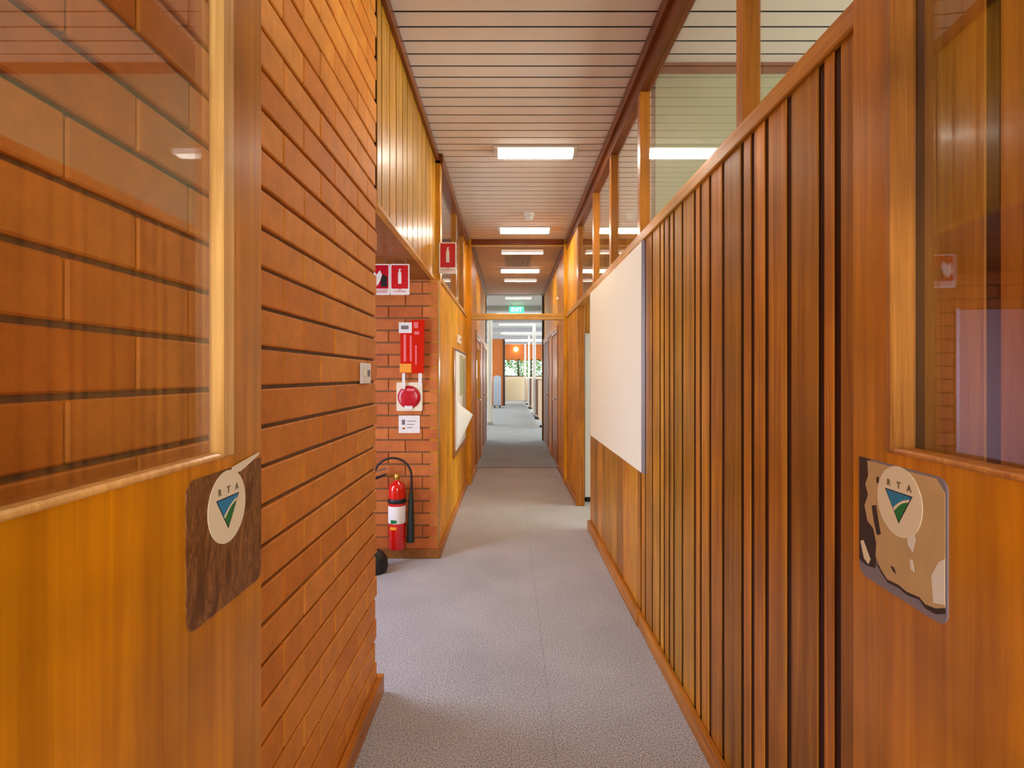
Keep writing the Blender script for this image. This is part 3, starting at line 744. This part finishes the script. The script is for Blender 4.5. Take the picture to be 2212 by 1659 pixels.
def emblem(plate, T, cu, cv):
    """oval cream badge with the letters and the two-colour triangle, on top of the plate (u right, v up, w out)"""
    w0 = 0.0022
    part(MB().prism(circle(cu, cv, 0.0505, 48, 0.0535), w0, w0 + 0.0008, T), 'badge', 'cream', plate)
    w1 = w0 + 0.0008; e = 0.0003
    A = (cu - 0.031, cv + 0.0145); B = (cu + 0.031, cv + 0.0145); C = (cu + 0.001, cv - 0.033)
    part(MB().prism([C, B, A], w1, w1 + e, T), 'triangle_outline', 'outline', plate)
    # shrink a little for the coloured fields
    ctr = ((A[0] + B[0] + C[0]) / 3, (A[1] + B[1] + C[1]) / 3)
    s = lambda p, k=0.90: (ctr[0] + (p[0] - ctr[0]) * k, ctr[1] + (p[1] - ctr[1]) * k)
    a, b, c = s(A), s(B), s(C)
    lerp = lambda p, q, t: (p[0] + (q[0] - p[0]) * t, p[1] + (q[1] - p[1]) * t)
    l0 = lerp(a, c, 0.58); r0 = lerp(b, c, 0.10)
    l1 = lerp(a, c, 0.68); r1 = lerp(b, c, 0.22)
    def curve(p, q, bend):
        out = []
        for i in range(9):
            t = i / 8
            x, y = lerp(p, q, t)
            out.append((x, y + bend * math.sin(PI * t)))
        return out
    up = [a] + curve(l0, r0, 0.0035) + [b]
    part(MB().prism(up, w1 + e, w1 + 2 * e, T), 'blue_field', 'blue', plate)
    lo = [c] + curve(l1, r1, 0.004)[::-1]
    part(MB().prism(lo, w1 + e, w1 + 2 * e, T), 'green_field', 'green', plate)
    sw = curve(l0, r0, 0.0035) + curve(l1, r1, 0.004)[::-1]
    part(MB().prism(sw[::-1], w1 + e, w1 + 2 * e, T), 'white_stripe', 'cream', plate)
    for ch, du in (('R', -0.022), ('T', 0.001), ('A', 0.024)):
        part(text_mb(ch, 0.0132, T @ Matrix.Translation((cu + du, cv + 0.0245, w1 + 0.0002)), 0.0003, 0.0004), 'letter', 'letter', plate)

# left plate: u -> +y
TL = frame((0, 0, 0), (0, 1, 0), (0, 0, 1), (1, 0, 0))
y_at = lambda d_: d_ - 0.262
pz0, pz1 = H - 0.339, H - 0.139
pts = rrect(y_at(0.668), y_at(0.868), pz0, pz1, 0.018, corners=(1, 1, 0, 1))
pl = part(MB().prism(pts, 0, 0.0022, TL), 'push_plate', 'lam', dl, 'brown woodgrain push plate')
emblem(pl, TL, y_at(0.764), H - 0.194)
# scrap of torn film left above the badge
part(MB().prism([(y_at(0.775), pz1 - 0.008), (y_at(0.80), pz1 - 0.010), (y_at(0.857), pz1 + 0.006), (y_at(0.862), pz1 + 0.011), (y_at(0.85), pz1 + 0.010), (y_at(0.776), pz1 + 0.001)], 0.0023, 0.0028, TL), 'film_scrap', 'cream', pl, 'torn scrap of pale film')

# right plate: u -> -y (viewer's right is nearer)
TR = frame((0, 0, 0), (0, -1, 0), (0, 0, 1), (-1, 0, 0))
u_at = lambda d_: -(d_ - 0.285) / math.cos(math.atan(0.0772))
ua, ub = u_at(0.885), u_at(0.690)
pts = rrect(ua, ub, pz0, pz1, 0.018, corners=(1, 1, 1, 0))
pr = part(MB().prism(pts, 0, 0.0022, TR), 'push_plate', 'gluep', dr, 'metal push plate under old beige glue')
wd = ub - ua
P = lambda a, b: (ua + a * wd, pz0 + b * 0.2)
# dark stained strip at the free edge, then the beige glue sheet with a torn outline
part(MB().prism([P(0, .12), P(.10, .10), P(.22, .12), P(.26, .35), P(.20, .6), P(.12, .8), P(.16, 1.0), P(0, 1.0)], 0.0022, 0.0026, TR), 'dark_stain', 'glued', pr)
glue = [P(.985, .13), P(.985, .90), P(.90, .985), P(.12, .985), P(.13, .86), P(.09, .78), P(.13, .70), P(.08, .60), P(.12, .48), P(.20, .44), P(.24, .33), P(.23, .22), P(.30, .14), P(.38, .09), P(.52, .10), P(.60, .085), P(.74, .10), P(.80, .075), P(.90, .09), P(.94, .11)]
part(MB().prism(glue, 0.0024, 0.0030, TR), 'glue_sheet', 'glue', pr)
part(MB().prism([P(.23, .17), P(.30, .115), P(.38, .065), P(.52, .075), P(.60, .06), P(.74, .08), P(.80, .045), P(.90, .05), P(.985, .09), P(.985, .13), P(.80, .10), P(.60, .11), P(.38, .12)][::-1], 0.0022, 0.0027, TR), 'dark_edge', 'glued', pr)
for pts_ in ([P(.18, .62), P(.24, .64), P(.27, .52), P(.30, .42), P(.25, .40), P(.21, .50)], [P(.24, .86), P(.27, .88), P(.28, .83), P(.25, .82)], [P(.42, .21), P(.46, .215), P(.49, .17), P(.45, .18)]):
    part(MB().prism(pts_[::-1], 0.0030, 0.0033, TR), 'glue_hole', 'glued', pr)
part(MB().prism([P(.02, .28), P(.06, .30), P(.16, .17), P(.13, .12), P(.07, .15)][::-1], 0.0026, 0.0029, TR), 'glue_fleck', 'cream', pr)
for pts_ in ([P(.60, .58), P(.66, .62), P(.70, .50), P(.67, .40), P(.62, .44)], [P(.64, .34), P(.67, .34), P(.69, .26), P(.65, .27)], [P(.86, .30), P(.93, .42), P(.985, .46), P(.985, .15), P(.88, .12)]):
    part(MB().prism(pts_[::-1], 0.0030, 0.0033, TR), 'worn_patch', 'white', pr)
emblem(pr, TR @ Matrix.Translation((0, 0, 0.0008)), u_at(0.784), H - 0.192)

# ------------------------------------------------------------------ ceiling lights
def ceiling_light(x, y, label, far=False, wdt=0.53, lens='lens'):
    if far: lens = 'lens_far'
    t = thing('ceiling_light', label, 'ceiling light', (x, y, CEIL), group='fluorescent ceiling lights')
    part(MB().box(x - wdt / 2 - 0.03, x + wdt / 2 + 0.03, y - 0.075, y + 0.075, CEIL - 0.014, CEIL - 0.0005, b=0.003), 'tray', 'white', t)
    a = wdt / 2
    V8 = [(x - a, y - 0.055, CEIL - 0.014), (x + a, y - 0.055, CEIL - 0.014), (x + a, y + 0.055, CEIL - 0.014), (x - a, y + 0.055, CEIL - 0.014),
          (x - a, y - 0.042, CEIL - 0.046), (x + a, y - 0.042, CEIL - 0.046), (x + a, y + 0.042, CEIL - 0.046), (x - a, y + 0.042, CEIL - 0.046)]
    ln = MB(); ln.add(V8, [(0, 3, 2, 1), (4, 5, 6, 7), (0, 1, 5, 4), (1, 2, 6, 5), (2, 3, 7, 6), (3, 0, 4, 7)])
    part(ln, 'diffuser', 'lens_side', t)
    part(MB().box(x - a + 0.004, x + a - 0.004, y - 0.040, y + 0.040, CEIL - 0.0475, CEIL - 0.0465), 'tube_panel', lens, t)
    for s_ in (-1, 1):
        part(MB().box(x + s_ * a, x + s_ * (a + 0.006), y - 0.056, y + 0.056, CEIL - 0.048, CEIL - 0.014), 'end_cap', 'white', t)
ceiling_light(0.185, 1.72, 'fluorescent light on the ceiling between the open doors, nearest of the row', lens='lens_dim')
ceiling_light(0.185, 3.655, 'largest fluorescent ceiling light in view, above the pinboard')
ceiling_light(0.168, 5.60, 'fluorescent ceiling light between the smoke detector and the cross frame')
ceiling_light(0.163, 7.76, 'fluorescent ceiling light just past the cross frame', wdt=0.57)
for i, y in enumerate([13.2, 15.9, 19.2, 22.8]):
    ceiling_light(0.25, y, 'bright office ceiling light, %s of four beyond the exit sign' % ['nearest', 'second', 'third', 'farthest'][i], True, 1.1)
# warm lamp on the end wall
t = thing('wall_lamp', 'warm round lamp glowing on the brick band over the end windows', 'wall lamp', (0.34, 26.5, 2.62))
part(MB().lathe([(0.06, 0), (0.06, 0.02)], 20, frame((0.34, 26.5, 2.62), (1, 0, 0), (0, 0, 1), (0, -1, 0))), 'backplate', 'brass', t)
part(MB().lathe([(0.04, 0.02), (0.09, 0.05), (0.11, 0.10), (0.09, 0.15), (0.03, 0.19)], 20, frame((0.34, 26.5, 2.62), (1, 0, 0), (0, 0, 1), (0, -1, 0))), 'globe', 'warm', t)

# smoke detector
t = thing('smoke_detector', 'white round smoke detector on the boarded ceiling', 'smoke detector', (0.197, 5.08, CEIL))
Tm = frame((0.197, 5.08, CEIL), (1, 0, 0), (0, -1, 0), (0, 0, -1))
part(MB().lathe([(0.052, 0.0005), (0.052, 0.022), (0.046, 0.026)], 28, Tm), 'base', 'white', t)
part(MB().lathe([(0.040, 0.026), (0.042, 0.045), (0.036, 0.062), (0.020, 0.070)], 28, Tm), 'head', 'white', t)
# ceiling vent past the cross frame
t = thing('ceiling_vent', 'grey slatted air grille on the ceiling past the cross frame', 'ceiling vent', (0.12, 7.2, CEIL))
part(MB().box(-0.06, 0.30, 6.86, 6.89, CEIL - 0.012, CEIL).box(-0.06, 0.30, 7.51, 7.54, CEIL - 0.012, CEIL).box(-0.06, -0.035, 6.89, 7.51, CEIL - 0.012, CEIL).box(0.275, 0.30, 6.89, 7.51, CEIL - 0.012, CEIL), 'frame', 'plaster_g', t)
for k in range(12):
    xx = -0.03 + k * 0.026
    part(MB().box(xx, xx + 0.008, 6.89, 7.51, CEIL - 0.011, CEIL - 0.001), 'slat', 'ink', t)
# exit sign
t = thing('exit_sign', 'lit green exit sign hanging where the corridor opens', 'exit sign', (0.165, 11.6, CEIL - 0.02))
part(MB().box(0.0, 0.33, 11.59, 11.62, CEIL - 0.20, CEIL - 0.05, b=0.003), 'panel', 'grn_sign', t)
part(text_mb('EXIT', 0.12, frame((0.165, 11.588, CEIL - 0.125), (1, 0, 0), (0, 0, 1), (0, -1, 0)), 0.001, 0.002), 'lettering', 'wht_sign', t)
for xa_ in (0.04, 0.275): part(MB().box(xa_, xa_ + 0.015, 11.6, 11.61, CEIL - 0.05, CEIL), 'bracket', 'steel', t)

# ------------------------------------------------------------------ things on the right wall
t = thing('pinboard', 'large cream speckled pinboard on the right cedar boarding', 'pinboard', (XR, 3.42, H - 0.485))
part(MB().box(XR - 0.016, XR - 0.0006, 2.566, 4.20, H - 0.485, H + 0.668), 'board', 'pin', t)
for ya_ in (2.558, 4.20): part(MB().box(XR - 0.0175, XR - 0.0006, ya_, ya_ + 0.008, H - 0.487, H + 0.670), 'edge_strip', 'alum', t)
t = thing('storage_cupboard', 'tall white cupboard inside the open side room past the pinboard', 'cupboard', (1.05, 5.4, 0))
part(MB().box(0.757, 1.35, 5.20, 5.66, 0.05, 1.705, b=0.003), 'body', 'white', t)
part(MB().box(0.762, 1.052, 5.182, 5.199, 0.06, 1.70, b=0.002), 'door', 'white', t)
part(MB().box(1.055, 1.345, 5.182, 5.199, 0.06, 1.70, b=0.002), 'door', 'white', t)
part(MB().box(0.78, 1.33, 5.23, 5.64, 0, 0.05), 'plinth', 'black', t)

# ------------------------------------------------------------------ light switch on the brick wall
t = thing('light_switch', 'white light switch plate on the orange brick wall', 'light switch', (XL, 1.88, H + 0.007))
part(MB().box(XL + 0.001, XL + 0.010, 1.822, 1.938, H - 0.030, H + 0.045, b=0.002), 'plate', 'white', t)
part(MB().box(XL + 0.010, XL + 0.015, 1.850, 1.864, H - 0.004, H + 0.020, b=0.001), 'rocker', 'cream', t)
part(MB().box(XL + 0.010, XL + 0.015, 1.896, 1.910, H - 0.004, H + 0.020, b=0.001), 'rocker', 'ink', t)

# ------------------------------------------------------------------ signs
def icon_extinguisher():
    pts = [(-0.30, -0.62), (0.30, -0.62), (0.30, 0.45), (0.26, 0.60), (0.16, 0.70), (0.10, 0.74), (0.10, 0.86), (0.28, 0.90), (0.28, 0.98), (-0.12, 0.98), (-0.20, 0.88), (-0.12, 0.80), (-0.12, 0.72), (-0.24, 0.62), (-0.30, 0.45)]
    return pts
def fire_sign(name, label, cx, cz, y, w, h, hanger, icon):
    t = thing(name, label, 'fire sign', (cx, y, cz - h / 2))
    T = frame((cx, y, cz), (1, 0, 0), (0, 0, 1), (0, -1, 0))
    pt = part(MB().prism(rrect(-w / 2, w / 2, -h / 2, h / 2, 0.006, 3), -0.003, 0.0, T), 'plate', 'paper', t)
    iw = w * 0.43
    part(MB().prism(rrect(-iw, iw, -h * 0.30, h * 0.46, 0.003, 2), 0.0, 0.0006, T), 'red_field', 'red' if icon == 'ext' else 'crim', pt)
    s = h * 0.30
    if icon == 'ext':
        part(MB().prism([(u * s * 0.60, v * s + h * 0.045) for u, v in icon_extinguisher()], 0.0006, 0.0012, T), 'symbol', 'paper', pt)
    else:
        part(MB().prism([(-0.9 * iw, -0.1 * s), (-0.3 * iw, -0.7 * s), (0.0, -0.2 * s), (0.25 * iw, 0.5 * s), (0.0, 1.0 * s), (-0.4 * iw, 0.5 * s), (-0.7 * iw, 0.9 * s)], 0.0006, 0.0012, T), 'symbol', 'paper', pt)
        part(MB().prism([(0.1 * iw, -0.8 * s), (0.85 * iw, -0.8 * s), (0.85 * iw, 0.3 * s), (0.35 * iw, 0.55 * s), (0.1 * iw, 0.1 * s)], 0.0012, 0.0018, T), 'dark_symbol', 'black', pt)
    if icon == 'ext':
        part(text_mb('FIRE\nEXTINGUISHER', h * 0.058, T @ Matrix.Translation((0, -h * 0.36, 0.0004)), 0.0003), 'lettering', 'red', pt)
    else:
        for k in range(3):
            part(MB().box(-w * 0.38, w * 0.38, h * (-0.35 - 0.04 * k), h * (-0.335 - 0.04 * k), 0, 0.0006, T=T), 'caption_line', 'crim', pt)
    return t, T
# hanging pair under the soffit
ys_ = 3.0
for (a, b, ic, lb) in ((-0.694, -0.581, 'ext', 'red extinguisher sign hanging under the soffit'), (-0.809, -0.696, 'alarm', 'fire sign with a dark symbol, half hidden by the brick corner')):
    t, T = fire_sign('fire_sign', lb, (a + b) / 2, H + 0.559, ys_, b - a, 0.180, True, ic)
    for xa_ in (a + 0.02, b - 0.026): part(MB().box(xa_, xa_ + 0.006, ys_ + 0.0005, ys_ + 0.003, H + 0.64, H + 0.675), 'hanger', 'steel', t)
# projecting sign on the post
t, T = fire_sign('fire_sign', 'red extinguisher sign sticking out from the post into the corridor', -0.434, H + 0.830, 3.64, 0.122, 0.222, False, 'ext')
part(MB().box(-0.497, -0.480, 3.6405, 3.655, H + 0.73, H + 0.93), 'bracket', 'cream', t)

# ------------------------------------------------------------------ things on the alcove wall
YA = 3.62
px = lambda p, y=3.6: (p - 1100) / 1113 * y
pzf = lambda p, y=3.6: H + (811 - p) / 1113 * y
# fire blanket pouch
t = thing('fire_blanket', 'red fire blanket pouch with white pull tabs on the alcove wall', 'fire blanket', (px(890), YA, pzf(806)))
TB = frame((0, YA - 0.002, 0), (1, 0, 0), (0, 0, 1), (0, -1, 0))
a, b, c, d_ = px(866), px(918), pzf(806), pzf(691)
part(MB().prism([(a + 0.004, c), (b - 0.006, c), (b - 0.002, d_ - 0.06), (b, d_), (a + 0.09, d_ - 0.004), (a, d_ - 0.03)], 0, 0.040, TB), 'pouch', 'redg', t)
fb = t; pouch = [c for c in bpy.data.objects if c.parent == t and c.name.startswith('pouch')][0]
for k, (u0, u1, v0, v1) in enumerate([(0.14, 0.24, .22, .72), (0.40, 0.47, .22, .70), (0.62, 0.68, .16, .52), (0.56, 0.74, .84, .95), (0.58, 0.78, .72, .78)]):
    part(MB().box(a + (b - a) * u0, a + (b - a) * u1, c + (d_ - c) * v0, c + (d_ - c) * v1, 0.040, 0.0406, T=TB), 'printing', 'pinkred', pouch)
card = part(MB().box(px(863), px(891), pzf(720), pzf(697), 0.041, 0.0422, T=TB), 'label_card', 'paper', t, 'white card on the pouch')
part(MB().box(px(868), px(884), pzf(712), pzf(704), 0.0422, 0.0426, T=TB), 'card_print', 'ink', card)
part(MB().box(px(865), px(890), pzf(805), pzf(786), 0.041, 0.043, T=TB), 'tag', 'yellow', t, 'amber tag at the lower corner')
part(MB().box(px(869.5), px(876), pzf(840), pzf(804), 0.030, 0.033, T=TB), 'pull_tab', 'paper', t)
part(MB().box(px(904.5), px(912), pzf(836), pzf(804), 0.030, 0.033, T=TB), 'pull_tab', 'paper', t)
# alarm bell
cx_, cz_ = px(884), pzf(857)
t = thing('alarm_bell', 'crimson round alarm bell on a square cream backplate', 'alarm bell', (cx_, YA, pzf(888)))
part(MB().prism(rrect(px(856), px(912), pzf(888), pzf(826), 0.008, 3), 0, 0.012, TB), 'backplate', 'cream', t)
TC = frame((cx_ - 0.002, YA - 0.014, cz_ - 0.003), (1, 0, 0), (0, 0, 1), (0, -1, 0))
gong = part(MB().lathe([(0.078, 0), (0.080, 0.004), (0.074, 0.010), (0.050, 0.015), (0.0, 0.017)], 36, TC), 'gong', 'crim', t)
part(MB().box(-0.014, 0.038, 0.044, 0.060, 0.013, 0.0165, T=TC), 'window', 'pinkred', gong)
part(MB().box(-0.03, 0.025, -0.085, -0.060, 0.008, 0.0125, T=TC), 'label_strip', 'paper', gong)
# instruction label
t = thing('instruction_label', 'small white instruction label under the alarm bell', 'label', (px(883), YA, pzf(936)))
part(MB().prism(rrect(px(860), px(906), pzf(936), pzf(898), 0.003, 2), 0, 0.0015, TB), 'card', 'paper', t)
part(MB().box(px(867), px(874), pzf(918), pzf(907), 0.0015, 0.002, T=TB), 'picture', 'ink', t)
for k in range(3):
    part(MB().box(px(878), px(898 - 4 * k), pzf(911 + 7 * k), pzf(909.5 + 7 * k), 0.0015, 0.002, T=TB), 'print_line', 'ink', t)
part(MB().box(px(868), px(874), pzf(928), pzf(924), 0.0015, 0.002, T=TB), 'picture', 'brass', t)

# fire extinguisher (carbon dioxide type with a horn)
ye = 3.525
ex, ez0 = px(857.5, ye), pzf(1186, ye)
t = thing('fire_extinguisher', 'red fire extinguisher with black hose and horn hung on the brick alcove wall', 'fire extinguisher', (ex, ye, ez0))
TE = Matrix.Translation((ex, ye, ez0))
R = 0.058
hb = (1186 - 1040) / 1113 * ye
part(MB().lathe([(0.02, 0), (0.050, 0.002), (R, 0.012), (R, hb - 0.055), (0.055, hb - 0.03), (0.042, hb - 0.010), (0.022, hb), (0.016, hb + 0.012)], 32, TE), 'cylinder', 'redg', t)
band = part(MB().lathe([(R + 0.0006, 0.185), (R + 0.0014, 0.187), (R + 0.0014, 0.300), (R + 0.0006, 0.302)], 32, TE, cap=False), 'label_band', 'paper', t, 'white and green instruction band')
part(MB().box(-0.030, 0.012, -R - 0.0028, -R + 0.02, 0.187, 0.214, b=0.004, T=TE), 'green_mark', 'green', band)
part(MB().lathe([(R + 0.0005, 0.320), (R + 0.003, 0.323), (R + 0.003, 0.348), (R + 0.0005, 0.351)], 32, TE, cap=False), 'strap', 'black', t)
part(MB().box(-0.035, 0.010, -R - 0.0022, -R + 0.02, 0.145, 0.165, b=0.003, T=TE), 'sticker', 'yellow', t)
part(MB().lathe([(0.016, hb + 0.010), (0.019, hb + 0.016), (0.019, hb + 0.045), (0.012, hb + 0.055)], 20, TE), 'valve', 'brass', t)
hd = MB()
hd.box(-0.010, 0.075, -0.012, 0.012, hb + 0.048, hb + 0.058, b=0.003, T=TE @ Matrix.Rotation(-0.45, 4, 'Y'))
part(hd, 'carry_handle', 'redg', t)
part(MB().box(-0.005, 0.070, -0.010, 0.010, hb + 0.085, hb + 0.094, b=0.003, T=TE @ Matrix.Rotation(-0.25, 4, 'Y')), 'squeeze_lever', 'steel', t)
part(MB().tube([(ex - 0.004, ye, ez0 + hb + 0.035), (ex - 0.04, ye, ez0 + hb + 0.045), (ex - 0.075, ye, ez0 + hb + 0.05)], 0.006, 8), 'outlet', 'brass', t)
hp = []
x_l, x_r, zt = px(808, ye) , px(888, ye), pzf(990, ye)
for i in range(25):
    a = PI * (1 - i / 24)
    hp.append(((x_l + x_r) / 2 + (x_r - x_l) / 2 * math.cos(a), ye + 0.01, zt - 0.12 + 0.12 * math.sin(a)))
hp = [(ex - 0.075, ye, ez0 + hb + 0.05), (x_l - 0.01, ye + 0.004, zt - 0.15)] + hp + [(x_r + 0.002, ye + 0.01, zt - 0.2), (x_r, ye + 0.01, pzf(1068, ye))]
part(MB().tube(hp, 0.0075, 10), 'hose', 'black', t)
part(MB().tube([(x_r, ye + 0.01, pzf(1062, ye)), (x_r - 0.002, ye + 0.01, pzf(1085, ye)), (x_r - 0.006, ye + 0.012, pzf(1172, ye))], [0.012, 0.018, 0.027], 20), 'horn', 'horn', t)
part(MB().box(ex - 0.03, ex + 0.03, ye + R, YA - 0.001, ez0 + 0.32, ez0 + 0.35, b=0.002), 'wall_bracket', 'black', t)

# black bag on the alcove floor
t = thing('black_bag', 'slumped black bag on the carpet below the extinguisher', 'bag', (-0.80, 3.36, 0))
bagv = MB(T=Matrix.Translation((-0.885, 3.36, 0)) @ Matrix.Diagonal((0.9, 0.8, 1.25, 1.0)))
prof = [(0.03, 0.0), (0.095, 0.004), (0.105, 0.03), (0.098, 0.07), (0.072, 0.10), (0.035, 0.115), (0.02, 0.118)]
bagv.lathe(prof, 24)
part(bagv, 'body', 'black', t)
part(MB().tube([(-0.93, 3.275, 0.05), (-0.90, 3.27, 0.08), (-0.87, 3.31, 0.145), (-0.85, 3.36, 0.13)], 0.006, 8), 'strap', 'steel', t)

# lilac board on the far alcove wall (seen as a reflection in the right door's pane)
t = thing('display_board', 'lilac display board on the alcove brick, reflected in the right door pane', 'display board', (-1.5, YA, 0.66))
part(MB().box(-1.86, -1.21, YA - 0.012, YA - 0.002, 0.66, 1.70, b=0.002), 'board', 'lilac', t)
part(MB().box(-1.875, -1.86, YA - 0.014, YA - 0.002, 0.65, 1.71, b=0.002), 'side_strip', 'alum', t)
part(MB().box(-1.21, -1.195, YA - 0.014, YA - 0.002, 0.65, 1.71, b=0.002), 'side_strip', 'alum', t)

# ------------------------------------------------------------------ noticeboard on the left wall
x_ = X2
t = thing('noticeboard', 'framed noticeboard with pale posters on the honey boarding', 'noticeboard', (x_, 5.15, H - 0.70))
part(MB().box(x_ + 0.0006, x_ + 0.016, 4.55, 5.80, H - 0.74, H + 0.25, b=0.002), 'backing', 'trim_v', t)
part(MB().box(x_ + 0.0162, x_ + 0.020, 4.64, 5.70, H - 0.68, H + 0.225), 'poster', 'paper', t, 'glossy white poster')
part(MB().box(x_ + 0.0162, x_ + 0.021, 4.98, 5.30, H - 0.20, H + 0.20).box(x_ + 0.0162, x_ + 0.0212, 5.30, 5.62, H - 0.35, H + 0.18), 'sheet', 'plaster', t, 'pale yellow-green sheet')
part(MB().box(x_ + 0.0005, x_ + 0.024, 4.62, 5.72, H + 0.225, H + 0.236), 'top_rail', 'dark', t)
t = thing('curled_paper', 'white sheet of paper curling off the noticeboard into the corridor', 'paper', (x_ + 0.02, 4.8, H - 0.62))
cv = MB(); nU, nV = 10, 12; vs = []; fs = []
for j in range(nV + 1):
    v = j / nV
    for i in range(nU + 1):
        u = i / nU
        wid = 0.30
        pr_ = (v / 0.76) if v < 0.76 else 1 - (v - 0.76) / 0.24 * 0.75
        vs.append((x_ + 0.0225 + 0.128 * (u ** 1.25) * pr_, 4.70 + u * wid * (0.4 + 0.6 * pr_), H - 0.66 + v * 0.43 - 0.06 * u * v))
for j in range(nV):
    for i in range(nU):
        q = j * (nU + 1) + i
        fs.append((q, q + 1, q + nU + 2, q + nU + 1))
cv.add(vs, fs, True)
o = part(cv, 'sheet', 'paper', t)
sm = o.modifiers.new('thickness', 'SOLIDIFY'); sm.thickness = 0.0006
t = thing('thermostat', 'small cream thermostat above the noticeboard', 'thermostat', (x_, 5.0, H + 0.30))
part(MB().box(x_ + 0.0006, x_ + 0.028, 4.88, 5.08, H + 0.305, H + 0.385, b=0.004), 'case', 'cream', t)
part(MB().box(x_ + 0.028, x_ + 0.030, 4.95, 5.03, H + 0.335, H + 0.36), 'dial_window', 'ink', t)
